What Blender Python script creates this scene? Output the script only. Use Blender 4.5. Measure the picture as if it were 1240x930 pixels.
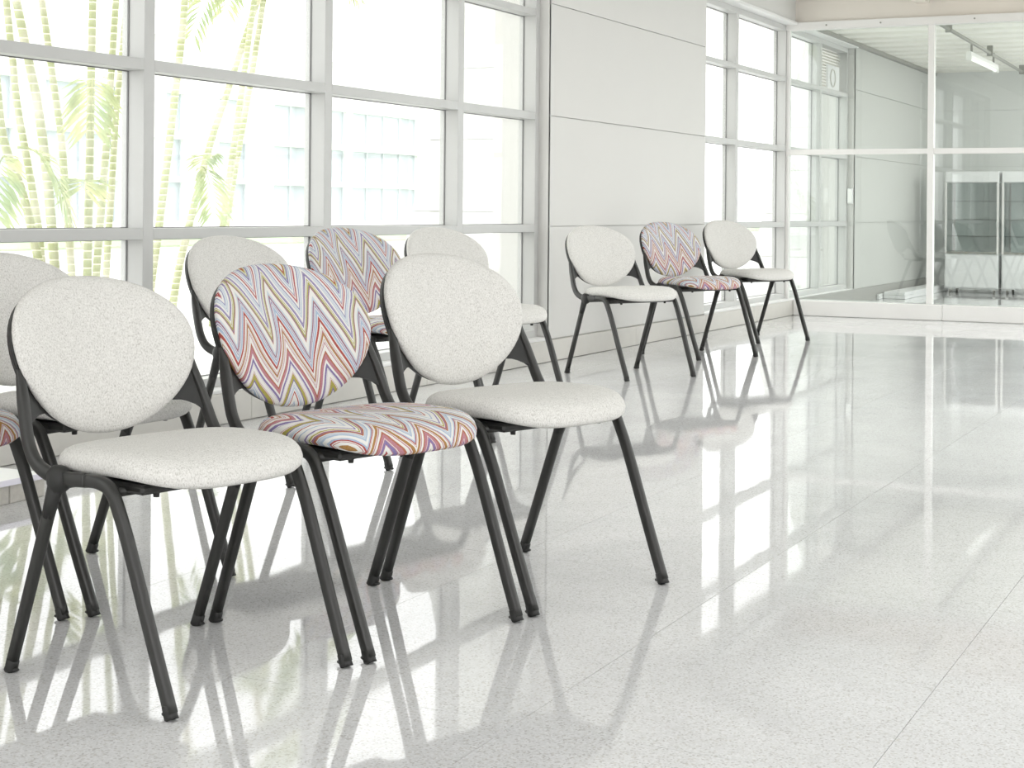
import bpy, bmesh, math, random
from mathutils import Vector, Matrix
from math import sin, cos, pi, radians

for o in list(bpy.data.objects):
    bpy.data.objects.remove(o, do_unlink=True)
sc = bpy.context.scene
COL = sc.collection

# ------------------------------------------------------------------ camera
# world axes: X runs along the window wall, Y points at the window wall, Z up
cam = bpy.data.cameras.new('camera')
cam_ob = bpy.data.objects.new('camera', cam)
COL.objects.link(cam_ob)
sc.camera = cam_ob
cam.sensor_fit = 'HORIZONTAL'
cam.sensor_width = 36.0
cam.lens = 1930 / 1240 * 36.0
cam.shift_y = -(465 - 254.5) / 1240
cam.clip_start = 0.05
cam.clip_end = 500
PSI = math.atan(960 / 1930)
cam_ob.matrix_world = (Matrix.Translation((0, 0, 0.95)) @ Matrix.Rotation(PSI - pi / 2, 4, 'Z')
                       @ Matrix.Rotation(pi / 2, 4, 'X') @ Matrix.Rotation(0.0085, 4, 'Z'))

# ------------------------------------------------------------------ sky, sun, exposure
world = bpy.data.worlds.new('world')
sc.world = world
world.use_nodes = True
bg = world.node_tree.nodes['Background']
bg.inputs[0].default_value = (1.0, 0.993, 0.985, 1)
bg.inputs[1].default_value = 2.35

vs = sc.view_settings
vs.view_transform = 'Standard'
vs.look = 'None'
vs.gamma = 1.0
vs.use_curve_mapping = False
vs.exposure = 0.34

# ------------------------------------------------------------------ helpers
MATS = {}


def new_mat(name):
    m = bpy.data.materials.new(name)
    m.use_nodes = True
    MATS[name] = m
    nt = m.node_tree
    return m, nt, nt.nodes['Principled BSDF']


def simple(name, col, rough=0.5, metal=0.0, spec=0.5, noise=0.0, nscale=8.0, bump=0.0, bscale=200.0):
    m, nt, p = new_mat(name)
    p.inputs['Base Color'].default_value = (*col, 1)
    p.inputs['Roughness'].default_value = rough
    p.inputs['Metallic'].default_value = metal
    p.inputs['Specular IOR Level'].default_value = spec
    if noise > 0:
        tc = nt.nodes.new('ShaderNodeTexCoord')
        n = nt.nodes.new('ShaderNodeTexNoise')
        n.inputs['Scale'].default_value = nscale
        n.inputs['Detail'].default_value = 5
        nt.links.new(tc.outputs['Object'], n.inputs['Vector'])
        mx = nt.nodes.new('ShaderNodeMix')
        mx.data_type = 'RGBA'
        mx.inputs['A'].default_value = (*[c * (1 - noise) for c in col], 1)
        mx.inputs['B'].default_value = (*[min(1, c * (1 + noise)) for c in col], 1)
        nt.links.new(n.outputs['Fac'], mx.inputs['Factor'])
        nt.links.new(mx.outputs['Result'], p.inputs['Base Color'])
    if bump > 0:
        tc = nt.nodes.new('ShaderNodeTexCoord')
        n = nt.nodes.new('ShaderNodeTexNoise')
        n.inputs['Scale'].default_value = bscale
        nt.links.new(tc.outputs['Object'], n.inputs['Vector'])
        b = nt.nodes.new('ShaderNodeBump')
        b.inputs['Strength'].default_value = bump
        b.inputs['Distance'].default_value = 0.002
        nt.links.new(n.outputs['Fac'], b.inputs['Height'])
        nt.links.new(b.outputs['Normal'], p.inputs['Normal'])
    return m


def glass_mat(name, tint, ior=1.5, veil=0.0):
    """thin architectural pane: Fresnel mix of a clear tinted sheet and a mirror reflection"""
    m, nt, p = new_mat(name)
    nt.nodes.remove(p)
    out = nt.nodes['Material Output']
    tr = nt.nodes.new('ShaderNodeBsdfTransparent')
    tr.inputs[0].default_value = (*tint, 1)
    gl = nt.nodes.new('ShaderNodeBsdfGlossy')
    gl.inputs['Roughness'].default_value = 0.0
    # Schlick reflectance, the same from either side of the sheet
    f0 = ((ior - 1) / (ior + 1)) ** 2
    geo = nt.nodes.new('ShaderNodeNewGeometry')
    dt = nt.nodes.new('ShaderNodeVectorMath'); dt.operation = 'DOT_PRODUCT'
    nt.links.new(geo.outputs['Normal'], dt.inputs[0])
    nt.links.new(geo.outputs['Incoming'], dt.inputs[1])

    def mth(op, x, y=None):
        n = nt.nodes.new('ShaderNodeMath'); n.operation = op
        for i, v in enumerate((x, y)):
            if v is None: continue
            if isinstance(v, (int, float)): n.inputs[i].default_value = v
            else: nt.links.new(v, n.inputs[i])
        return n.outputs[0]
    cs = mth('ABSOLUTE', dt.outputs['Value'])
    fac = mth('ADD', mth('MULTIPLY', mth('POWER', mth('SUBTRACT', 1.0, cs), 5.0), 1 - f0), f0)
    mx = nt.nodes.new('ShaderNodeMixShader')
    nt.links.new(fac, mx.inputs[0])
    base = tr.outputs[0]
    if veil > 0:  # milky scatter: washed-out haze put into the glass itself
        tl = nt.nodes.new('ShaderNodeBsdfTranslucent')
        tl.inputs[0].default_value = (1, 1, 1, 1)
        m2 = nt.nodes.new('ShaderNodeMixShader')
        m2.inputs[0].default_value = veil
        nt.links.new(tr.outputs[0], m2.inputs[1])
        nt.links.new(tl.outputs[0], m2.inputs[2])
        base = m2.outputs[0]
    nt.links.new(base, mx.inputs[1])
    nt.links.new(gl.outputs[0], mx.inputs[2])
    nt.links.new(mx.outputs[0], out.inputs[0])
    return m


def tag(o, label=None, cat=None, group=None, kind=None):
    if label: o['label'] = label
    if cat: o['category'] = cat
    if group: o['group'] = group
    if kind: o['kind'] = kind
    return o


def link_mesh(name, verts, faces, mat, parent=None, smooth=False):
    me = bpy.data.meshes.new(name)
    me.from_pydata([tuple(v) for v in verts], [], faces)
    me.update()
    bm = bmesh.new()
    bm.from_mesh(me)
    bmesh.ops.recalc_face_normals(bm, faces=bm.faces)
    bm.to_mesh(me)
    bm.free()
    if smooth:
        for p in me.polygons: p.use_smooth = True
    me.materials.append(mat)
    o = bpy.data.objects.new(name, me)
    COL.objects.link(o)
    if parent: o.parent = parent
    return o


def empty(name, loc=(0, 0, 0), rz=0.0, parent=None):
    o = bpy.data.objects.new(name, None)
    o.empty_display_size = 0.1
    COL.objects.link(o)
    o.location = loc
    o.rotation_euler = (0, 0, rz)
    if parent: o.parent = parent
    return o


def box_data(x0, x1, y0, y1, z0, z1, b=0.0):
    """box with optional chamfer on all edges (b)"""
    if b <= 0:
        v = [(x, y, z) for x in (x0, x1) for y in (y0, y1) for z in (z0, z1)]
        f = [(0, 1, 3, 2), (4, 6, 7, 5), (0, 4, 5, 1), (2, 3, 7, 6), (0, 2, 6, 4), (1, 5, 7, 3)]
        return v, f
    bm = bmesh.new()
    bmesh.ops.create_cube(bm, size=1)
    for v in bm.verts:
        v.co = Vector((x0 if v.co.x < 0 else x1, y0 if v.co.y < 0 else y1, z0 if v.co.z < 0 else z1))
    bmesh.ops.bevel(bm, geom=list(bm.edges), offset=b, segments=1, affect='EDGES')
    bm.verts.index_update()
    v = [tuple(w.co) for w in bm.verts]
    f = [tuple(w.index for w in fc.verts) for fc in bm.faces]
    bm.free()
    return v, f


def box(name, x0, x1, y0, y1, z0, z1, mat, parent=None, b=0.0):
    v, f = box_data(x0, x1, y0, y1, z0, z1, b)
    return link_mesh(name, v, f, mat, parent)


def join(parts):
    V, F = [], []
    for v, f in parts:
        n = len(V)
        V += list(v)
        F += [tuple(i + n for i in q) for q in f]
    return V, F


def tube_data(path, a, b, side=None, n=10, caps=True, power=2.0):
    """oval tube along a path; a = half width in the path's plane, b = half width along `side`.
    a and b may be lists (taper)."""
    path = [Vector(p) for p in path]
    m = len(path)
    A = a if isinstance(a, (list, tuple)) else [a] * m
    B = b if isinstance(b, (list, tuple)) else [b] * m
    V, F = [], []
    prev = None
    for i, p in enumerate(path):
        t = (path[min(i + 1, m - 1)] - path[max(i - 1, 0)]).normalized()
        if side is not None:
            s = Vector(side)
        else:
            s = prev if prev else (Vector((1, 0, 0)) if abs(t.x) < 0.9 else Vector((0, 1, 0)))
        s = (s - t * s.dot(t)).normalized()
        prev = s
        nn = t.cross(s).normalized()
        for k in range(n):
            an = 2 * pi * k / n
            c, d = cos(an), sin(an)
            c = math.copysign(abs(c) ** (2 / power), c)
            d = math.copysign(abs(d) ** (2 / power), d)
            V.append(p + nn * A[i] * c + s * B[i] * d)
    for i in range(m - 1):
        for k in range(n):
            k2 = (k + 1) % n
            F.append((i * n + k, i * n + k2, (i + 1) * n + k2, (i + 1) * n + k))
    if caps:
        F.append(tuple(range(n)))
        F.append(tuple((m - 1) * n + k for k in range(n)))
    return V, F


def catmull(pts, seg=6):
    pts = [Vector(p) for p in pts]
    out = []
    for i in range(len(pts) - 1):
        p0 = pts[max(i - 1, 0)]; p1 = pts[i]; p2 = pts[i + 1]; p3 = pts[min(i + 2, len(pts) - 1)]
        for k in range(seg):
            t = k / seg
            out.append(0.5 * ((2 * p1) + (p2 - p0) * t + (2 * p0 - 5 * p1 + 4 * p2 - p3) * t * t
                              + (3 * p1 - p0 - 3 * p2 + p3) * t ** 3))
    out.append(pts[-1])
    return out


def copy_tree(o, parent=None):
    c = o.copy()
    COL.objects.link(c)
    c.parent = parent
    for ch in list(o.children):
        copy_tree(ch, c)
    return c


# ------------------------------------------------------------------ materials
def make_floor_mat():
    m, nt, p = new_mat('terrazzo')
    L = nt.links.new
    tc = nt.nodes.new('ShaderNodeTexCoord')
    geo = nt.nodes.new('ShaderNodeNewGeometry')
    vor = nt.nodes.new('ShaderNodeTexVoronoi')
    vor.inputs['Scale'].default_value = 260
    L(geo.outputs['Position'], vor.inputs['Vector'])
    rp = nt.nodes.new('ShaderNodeValToRGB')
    rp.color_ramp.interpolation = 'CONSTANT'
    e = rp.color_ramp.elements
    e[0].position = 0; e[0].color = (0.52, 0.51, 0.50, 1)
    e[1].position = 0.09; e[1].color = (0.66, 0.66, 0.66, 1)
    for pos, c in ((0.35, (0.72, 0.72, 0.725)), (0.68, (0.685, 0.685, 0.685)), (0.84, (0.76, 0.76, 0.765)), (0.94, (0.60, 0.585, 0.56))):
        q = e.new(pos); q.color = (*c, 1)
    sep = nt.nodes.new('ShaderNodeSeparateColor')
    L(vor.outputs['Color'], sep.inputs[0])
    L(sep.outputs[0], rp.inputs['Fac'])
    n = nt.nodes.new('ShaderNodeTexNoise')
    n.inputs['Scale'].default_value = 1.3
    n.inputs['Detail'].default_value = 7
    n.inputs['Roughness'].default_value = 0.62
    n.inputs['Distortion'].default_value = 0.5
    L(geo.outputs['Position'], n.inputs['Vector'])
    r2 = nt.nodes.new('ShaderNodeValToRGB')
    r2.color_ramp.elements[0].position = 0.33; r2.color_ramp.elements[0].color = (0.90, 0.90, 0.905, 1)
    r2.color_ramp.elements[1].position = 0.62; r2.color_ramp.elements[1].color = (1.04, 1.04, 1.04, 1)
    L(n.outputs['Fac'], r2.inputs['Fac'])
    mul = nt.nodes.new('ShaderNodeMix'); mul.data_type = 'RGBA'; mul.blend_type = 'MULTIPLY'
    mul.inputs['Factor'].default_value = 1
    L(rp.outputs['Color'], mul.inputs['A']); L(r2.outputs['Color'], mul.inputs['B'])
    L(mul.outputs['Result'], p.inputs['Base Color'])
    # worn polish: patchy roughness
    n2 = nt.nodes.new('ShaderNodeTexNoise')
    n2.inputs['Scale'].default_value = 0.9
    n2.inputs['Detail'].default_value = 6
    L(geo.outputs['Position'], n2.inputs['Vector'])
    mr = nt.nodes.new('ShaderNodeMapRange')
    mr.inputs['From Min'].default_value = 0.3; mr.inputs['From Max'].default_value = 0.7
    mr.inputs['To Min'].default_value = 0.012; mr.inputs['To Max'].default_value = 0.055
    L(n2.outputs['Fac'], mr.inputs['Value'])
    L(mr.outputs['Result'], p.inputs['Roughness'])
    p.inputs['Specular IOR Level'].default_value = 0.36
    # faint waviness of the polished surface
    n3 = nt.nodes.new('ShaderNodeTexNoise')
    n3.inputs['Scale'].default_value = 3.0
    n3.inputs['Detail'].default_value = 2
    L(geo.outputs['Position'], n3.inputs['Vector'])
    b = nt.nodes.new('ShaderNodeBump')
    b.inputs['Strength'].default_value = 0.03
    b.inputs['Distance'].default_value = 0.01
    L(n3.outputs['Fac'], b.inputs['Height'])
    L(b.outputs['Normal'], p.inputs['Normal'])
    return m


def make_tweed():
    m, nt, p = new_mat('tweed_white')
    L = nt.links.new
    tc = nt.nodes.new('ShaderNodeTexCoord')
    mp = nt.nodes.new('ShaderNodeMapping')
    mp.inputs['Scale'].default_value = (1, 1, 0.6)
    L(tc.outputs['Object'], mp.inputs['Vector'])
    n = nt.nodes.new('ShaderNodeTexNoise')
    n.inputs['Scale'].default_value = 360
    n.inputs['Detail'].default_value = 3
    n.inputs['Roughness'].default_value = 0.7
    L(mp.outputs[0], n.inputs['Vector'])
    r = nt.nodes.new('ShaderNodeValToRGB')
    e = r.color_ramp.elements
    e[0].position = 0.28; e[0].color = (0.40, 0.385, 0.355, 1)
    e[1].position = 0.66; e[1].color = (0.80, 0.79, 0.765, 1)
    q = e.new(0.45); q.color = (0.67, 0.66, 0.63, 1)
    L(n.outputs['Fac'], r.inputs['Fac'])
    n2 = nt.nodes.new('ShaderNodeTexNoise')
    n2.inputs['Scale'].default_value = 60
    n2.inputs['Detail'].default_value = 2
    L(tc.outputs['Object'], n2.inputs['Vector'])
    r2 = nt.nodes.new('ShaderNodeValToRGB')
    r2.color_ramp.elements[0].position = 0.3; r2.color_ramp.elements[0].color = (0.95, 0.95, 0.95, 1)
    r2.color_ramp.elements[1].position = 0.7; r2.color_ramp.elements[1].color = (1, 1, 1, 1)
    L(n2.outputs['Fac'], r2.inputs['Fac'])
    mul = nt.nodes.new('ShaderNodeMix'); mul.data_type = 'RGBA'; mul.blend_type = 'MULTIPLY'
    mul.inputs['Factor'].default_value = 1
    L(r.outputs['Color'], mul.inputs['A']); L(r2.outputs['Color'], mul.inputs['B'])
    L(mul.outputs['Result'], p.inputs['Base Color'])
    p.inputs['Roughness'].default_value = 0.9
    p.inputs['Specular IOR Level'].default_value = 0.15
    b = nt.nodes.new('ShaderNodeBump')
    b.inputs['Strength'].default_value = 0.35
    b.inputs['Distance'].default_value = 0.0015
    L(n.outputs['Fac'], b.inputs['Height'])
    L(b.outputs['Normal'], p.inputs['Normal'])
    return m


def make_zigzag(name, seat):
    """woven flame-stitch zigzag: hashed coloured stripes folded by an uneven triangle wave"""
    m, nt, p = new_mat(name)
    N = nt.nodes.new
    L = nt.links.new

    def math_n(op, a, b=None, c=None):
        n = N('ShaderNodeMath'); n.operation = op
        for i, v in enumerate((a, b, c)):
            if v is None: continue
            if isinstance(v, (int, float)): n.inputs[i].default_value = v
            else: L(v, n.inputs[i])
        return n.outputs[0]
    tc = N('ShaderNodeTexCoord')
    sp = N('ShaderNodeSeparateXYZ')
    L(tc.outputs['Object'], sp.inputs[0])
    x, y, z = sp.outputs
    up = math_n('ADD', math_n('MULTIPLY', y, 1.0), z) if seat else z
    # large soft wander of the pattern
    cmb = N('ShaderNodeCombineXYZ')
    L(x, cmb.inputs[0]); L(up, cmb.inputs[1])
    nz = N('ShaderNodeTexNoise'); nz.inputs['Scale'].default_value = 5.0; nz.inputs['Detail'].default_value = 1
    L(cmb.outputs[0], nz.inputs['Vector'])
    nc = N('ShaderNodeSeparateColor'); L(nz.outputs['Color'], nc.inputs[0])
    wx = math_n('MULTIPLY', math_n('SUBTRACT', nc.outputs[0], 0.5), 0.07)
    wv = math_n('MULTIPLY', math_n('SUBTRACT', nc.outputs[1], 0.5), 0.07)
    a = math_n('ADD', math_n('ADD', x, 0.512), wx)
    # lean the peaks slightly
    a = math_n('ADD', a, math_n('MULTIPLY', up, 0.06))
    t = math_n('FRACT', math_n('DIVIDE', a, 0.118))
    tri = math_n('MINIMUM', math_n('DIVIDE', t, 0.40), math_n('DIVIDE', math_n('SUBTRACT', 1.0, t), 0.60))
    amp = math_n('MULTIPLY', tri, 0.122)
    v = math_n('ADD', math_n('SUBTRACT', up, amp), wv)
    v = math_n('ADD', v, math_n('MULTIPLY', x, 0.16))
    v = math_n('ADD', v, 3.0)

    def hashed(width, seed):
        idx = math_n('FLOOR', math_n('DIVIDE', v, width))
        wn = N('ShaderNodeTexWhiteNoise'); wn.noise_dimensions = '1D'
        L(math_n('ADD', idx, seed), wn.inputs['W'])
        return wn.outputs['Value']
    W = (0.72, 0.71, 0.68); LB = (0.34, 0.43, 0.56); V_ = (0.19, 0.14, 0.32); O = (0.36, 0.32, 0.05); R = (0.36, 0.04, 0.03)
    RB = (0.37, 0.11, 0.05); P = (0.42, 0.17, 0.21); B = (0.36, 0.18, 0.035); G = (0.50, 0.55, 0.60)

    def ramp(seq, val):
        tot = sum(q[1] for q in seq)
        r = N('ShaderNodeValToRGB'); r.color_ramp.interpolation = 'CONSTANT'
        e = r.color_ramp.elements
        pos = 0.0
        for i, (c, w) in enumerate(seq):
            if i == 0: q = e[0]; q.position = 0
            elif i == 1: q = e[1]; q.position = pos / tot
            else: q = e.new(pos / tot)
            q.color = (*c, 1)
            pos += w
        L(val, r.inputs['Fac'])
        return r.outputs['Color']
    seq = [(LB, 1.2), (W, .5), (V_, .5), (O, 1.2), (R, .5), (W, 1.3), (V_, 1.2), (W, .4), (P, 1.4), (RB, .6), (W, .9), (P, .7), (W, .4),
           (B, 1.2), (W, .6), (R, .9), (LB, .9), (W, .9), (LB, .6), (G, .6), (W, .5), (RB, 1.3), (O, 1.1), (W, .5), (V_, .5), (W, 1.6), (LB, .8), (W, 1.2), (R, .5), (W, .5)]
    main = ramp(seq, math_n('FRACT', math_n('DIVIDE', math_n('ADD', v, 0.075), 0.345)))
    fine = ramp([(W, 3), (LB, 1.2), (W, 2), (V_, 1), (W, 1), (P, 1), (RB, .8)], hashed(0.0036, 11.0))
    sel = math_n('GREATER_THAN', hashed(0.0036, 203.0), 0.68)
    mx = N('ShaderNodeMix'); mx.data_type = 'RGBA'
    L(sel, mx.inputs['Factor']); L(main, mx.inputs['A']); L(fine, mx.inputs['B'])
    # woven grain
    g = N('ShaderNodeTexNoise'); g.inputs['Scale'].default_value = 420; g.inputs['Detail'].default_value = 2
    L(tc.outputs['Object'], g.inputs['Vector'])
    gr = N('ShaderNodeMapRange')
    gr.inputs['From Min'].default_value = 0.3; gr.inputs['From Max'].default_value = 0.7
    gr.inputs['To Min'].default_value = 0.0; gr.inputs['To Max'].default_value = 0.14
    L(g.outputs['Fac'], gr.inputs['Value'])
    m2 = N('ShaderNodeMix'); m2.data_type = 'RGBA'
    L(gr.outputs['Result'], m2.inputs['Factor'])
    L(mx.outputs['Result'], m2.inputs['A'])
    m2.inputs['B'].default_value = (0.72, 0.71, 0.69, 1)
    L(m2.outputs['Result'], p.inputs['Base Color'])
    p.inputs['Roughness'].default_value = 0.9
    p.inputs['Specular IOR Level'].default_value = 0.15
    b = N('ShaderNodeBump'); b.inputs['Strength'].default_value = 0.3; b.inputs['Distance'].default_value = 0.0012
    L(g.outputs['Fac'], b.inputs['Height']); L(b.outputs['Normal'], p.inputs['Normal'])
    return m


M_FLOOR = make_floor_mat()
M_TWEED = make_tweed()
M_ZIGB = make_zigzag('zigzag_back', False)
M_ZIGS = make_zigzag('zigzag_seat', True)
M_BLACK = simple('black_steel', (0.024, 0.024, 0.022), 0.36, 0.0, 0.5, bump=0.05, bscale=600)
M_PLASTIC = simple('black_plastic', (0.018, 0.018, 0.017), 0.5, 0.0, 0.45, bump=0.15, bscale=500)
M_WALL = simple('wall_paint', (0.67, 0.663, 0.64), 0.6, noise=0.012, nscale=3)
M_CORE = simple('wall_core', (0.55, 0.55, 0.53), 0.8)
M_FRAME = simple('frame_paint', (0.56, 0.562, 0.55), 0.4, noise=0.01, nscale=5)
M_GASKET = simple('gasket', (0.22, 0.22, 0.22), 0.6)
M_BASE = simple('baseboard_stone', (0.63, 0.615, 0.575), 0.45, noise=0.05, nscale=14)
M_SILL = simple('sill_white', (0.80, 0.80, 0.79), 0.4)
M_GROUT = simple('grout', (0.45, 0.45, 0.44), 0.8)
M_CEIL = simple('ceiling_paint', (0.82, 0.82, 0.80), 0.8)
M_FASCIA = simple('fascia_beige', (0.76, 0.715, 0.65), 0.75, noise=0.03, nscale=2)
M_CONC = simple('kerb_concrete', (0.50, 0.48, 0.44), 0.85, noise=0.16, nscale=60, bump=0.3, bscale=120)
M_KERBTOP = simple('kerb_top', (0.85, 0.85, 0.85), 0.35)
M_NOSING = simple('kerb_nosing', (0.70, 0.68, 0.76), 0.3, metal=0.4)
M_PFRAME = simple('partition_aluminium', (0.78, 0.77, 0.75), 0.35)
M_CURB = simple('curb_marble', (0.80, 0.79, 0.77), 0.18, noise=0.05, nscale=5)
M_DECK = simple('deck_steel', (0.88, 0.87, 0.81), 0.5, noise=0.06, nscale=3)
M_STEEL = simple('grey_steel', (0.30, 0.30, 0.27), 0.5, metal=0.3)
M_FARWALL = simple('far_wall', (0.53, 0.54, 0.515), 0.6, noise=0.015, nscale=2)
M_ENDWALL = simple('end_wall', (0.74, 0.755, 0.74), 0.6, noise=0.015, nscale=2)
M_DARKBASE = simple('far_baseboard', (0.33, 0.33, 0.31), 0.5)
M_WHITE = simple('white_laminate', (0.82, 0.83, 0.83), 0.35)
M_MINT = simple('mint_panel', (0.86, 0.92, 0.90), 0.4)
M_LAMP = simple('lamp_white', (0.88, 0.88, 0.86), 0.3)
M_TUBE = simple('lamp_tube', (0.9, 0.9, 0.88), 0.3)
M_TUBE.node_tree.nodes['Principled BSDF'].inputs['Emission Color'].default_value = (1, 0.98, 0.94, 1)
M_TUBE.node_tree.nodes['Principled BSDF'].inputs['Emission Strength'].default_value = 0.7
M_EXTW = simple('exterior_white', (0.86, 0.86, 0.84), 0.7)
M_BUTT = simple('buttress_white', (0.84, 0.84, 0.82), 0.7)
M_BWIN = simple('building_glass', (0.42, 0.47, 0.52), 0.15, noise=0.25, nscale=0.8)
M_BFRAME = simple('building_frame', (0.55, 0.60, 0.64), 0.5)
M_PAVE = simple('paving', (0.72, 0.72, 0.70), 0.8, noise=0.05, nscale=0.5)
M_GRASS = simple('lawn', (0.36, 0.46, 0.28), 0.9, noise=0.25, nscale=1.5)
M_GLASS = glass_mat('window_glass', (0.99, 1.0, 0.995), 1.45, veil=0.025)
M_PGLASS = glass_mat('partition_glass', (0.955, 0.98, 0.968), 1.75)
M_CGLASS = glass_mat('cabinet_glass', (0.975, 0.99, 0.985), 1.5)


def make_stem_mat():
    m, nt, p = new_mat('palm_stem')
    N = nt.nodes.new; L = nt.links.new
    tc = N('ShaderNodeTexCoord'); sp = N('ShaderNodeSeparateXYZ'); L(tc.outputs['Object'], sp.inputs[0])
    d = N('ShaderNodeMath'); d.operation = 'DIVIDE'; L(sp.outputs[2], d.inputs[0]); d.inputs[1].default_value = 0.052
    f = N('ShaderNodeMath'); f.operation = 'FRACT'; L(d.outputs[0], f.inputs[0])
    n = N('ShaderNodeTexNoise'); n.inputs['Scale'].default_value = 6; L(tc.outputs['Object'], n.inputs['Vector'])
    r = N('ShaderNodeValToRGB'); e = r.color_ramp.elements
    e[0].position = 0; e[0].color = (0.78, 0.76, 0.60, 1)
    e[1].position = 0.16; e[1].color = (0.30, 0.33, 0.14, 1)
    q = e.new(0.14); q.color = (0.78, 0.76, 0.60, 1)
    q = e.new(0.95); q.color = (0.40, 0.43, 0.22, 1)
    L(f.outputs[0], r.inputs['Fac'])
    mx = N('ShaderNodeMix'); mx.data_type = 'RGBA'
    mr = N('ShaderNodeMapRange'); mr.inputs['From Min'].default_value = 0.45; mr.inputs['From Max'].default_value = 0.7
    mr.inputs['To Max'].default_value = 0.7
    L(n.outputs['Fac'], mr.inputs['Value']); L(mr.outputs['Result'], mx.inputs['Factor'])
    L(r.outputs['Color'], mx.inputs['A']); mx.inputs['B'].default_value = (0.62, 0.58, 0.48, 1)
    L(mx.outputs['Result'], p.inputs['Base Color'])
    p.inputs['Roughness'].default_value = 0.7
    return m


M_STEM = make_stem_mat()
M_SHEATH = simple('palm_sheath', (0.62, 0.58, 0.40), 0.6, noise=0.2, nscale=6)


def make_leaf_mat():
    m, nt, p = new_mat('palm_leaf')
    N = nt.nodes.new; L = nt.links.new
    tc = N('ShaderNodeTexCoord')
    n = N('ShaderNodeTexNoise'); n.inputs['Scale'].default_value = 4; L(tc.outputs['Object'], n.inputs['Vector'])
    r = N('ShaderNodeValToRGB'); e = r.color_ramp.elements
    e[0].position = 0.35; e[0].color = (0.27, 0.36, 0.16, 1)
    e[1].position = 0.68; e[1].color = (0.58, 0.60, 0.30, 1)
    L(n.outputs['Fac'], r.inputs['Fac'])
    L(r.outputs['Color'], p.inputs['Base Color'])
    p.inputs['Roughness'].default_value = 0.45
    out = nt.nodes['Material Output']
    tl = N('ShaderNodeBsdfTranslucent'); L(r.outputs['Color'], tl.inputs[0])
    mx = N('ShaderNodeMixShader'); mx.inputs[0].default_value = 0.4
    L(p.outputs[0], mx.inputs[1]); L(tl.outputs[0], mx.inputs[2]); L(mx.outputs[0], out.inputs[0])
    return m


M_LEAF = make_leaf_mat()

# ------------------------------------------------------------------ the room: dimensions
WY = 4.25          # face of the window wall
FY = 4.33          # room-side face of the mullions
GY = 4.42          # glass plane
CEIL = 2.93
PX = 14.45         # glass partition
BX = 20.55         # end wall of the room behind the partition
T = [(0.814, 0.861), (1.520, 1.568), (2.172, 2.212)]   # transoms
HEAD = 2.64

# floor: bed + terrazzo slabs
floor = box('floor', -4.0, BX, -6.0, WY + 0.2, -0.08, -0.0016, M_GROUT)
tag(floor, 'pale glossy terrazzo floor of large slabs with thin joints', 'floor', kind='structure')
SLX, SLY, JG = 1.29, 0.645, 0.0007
sv, sf = box_data(JG, SLX - JG, JG, SLY - JG, -0.03, 0.0)
slab_me = bpy.data.meshes.new('slab')
slab_me.from_pydata(sv, [], sf); slab_me.update()
slab_me.materials.append(M_FLOOR)
iy = 0
y = 0.655
while y > -5.6: y -= SLY
while y < WY - 0.01:
    x = -3.8
    while x < BX - 0.05:
        s = bpy.data.objects.new('slab', slab_me)
        COL.objects.link(s)
        s.parent = floor
        s.location = (x, y, 0)
        wx = min(SLX, BX - x); wy = min(SLY, WY - 0.0 - y)
        s.scale = (wx / SLX, wy / SLY, 1)
        x += SLX
    y += SLY

# window wall: solid piers faced with panels, lintel over the windows, low plinth under them
wall = empty('wall_left')
tag(wall, 'white panelled window wall with piers between the windows', 'wall', kind='structure')
PIERS = [(-4.0, -0.60), (1.15, 4.22), (9.08, 11.97), (16.66, BX)]
JZ = [0.14, 0.850, 1.546, 2.252, CEIL]
for i, (xa, xb) in enumerate(PIERS):
    box('pier_core', xa + 0.004, xb - 0.004, WY + 0.012, WY + 0.40, 0.0, CEIL, M_CORE, wall)
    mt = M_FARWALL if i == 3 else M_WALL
    # returns of the pier (side faces seen from the room)
    box('return_panel', xa, xa + 0.004, WY + 0.004, WY + 0.40, 0.14, CEIL, M_WALL, wall)
    box('return_panel', xb - 0.004, xb, WY + 0.004, WY + 0.40, 0.14, CEIL, M_WALL, wall)
    for k in range(4):
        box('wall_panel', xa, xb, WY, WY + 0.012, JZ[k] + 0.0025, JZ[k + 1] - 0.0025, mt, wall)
for xa, xb in ((-0.60, 1.15), (4.22, 9.08), (11.97, 16.66)):
    box('lintel', xa, xb, WY, WY + 0.40, 2.715, CEIL, M_WALL, wall)
    box('plinth', xa, xb, WY + 0.03, WY + 0.40, 0.0, 0.13, M_CORE, wall)

# baseboard along the wall: dressed stone lengths
bb = empty('baseboard_left')
tag(bb, 'grey stone baseboard along the window wall', 'baseboard', kind='structure')
xs = [-4.0, -2.4, -0.6, 1.15, 2.7, 4.22, 5.9, 7.5, 9.08, 10.5, 11.97, 13.2, 14.40]
for a, b_ in zip(xs[:-1], xs[1:]):
    box('stone_length', a + 0.001, b_ - 0.001, WY - 0.016, WY + 0.03, 0.002, 0.135, M_BASE, bb, b=0.003)
fb = box('baseboard_far', PX + 0.1, BX - 0.02, WY - 0.02, WY, 0.0, 0.15, M_DARKBASE)
tag(fb, 'dark grey baseboard behind the glass partition', 'baseboard', kind='structure')


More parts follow.
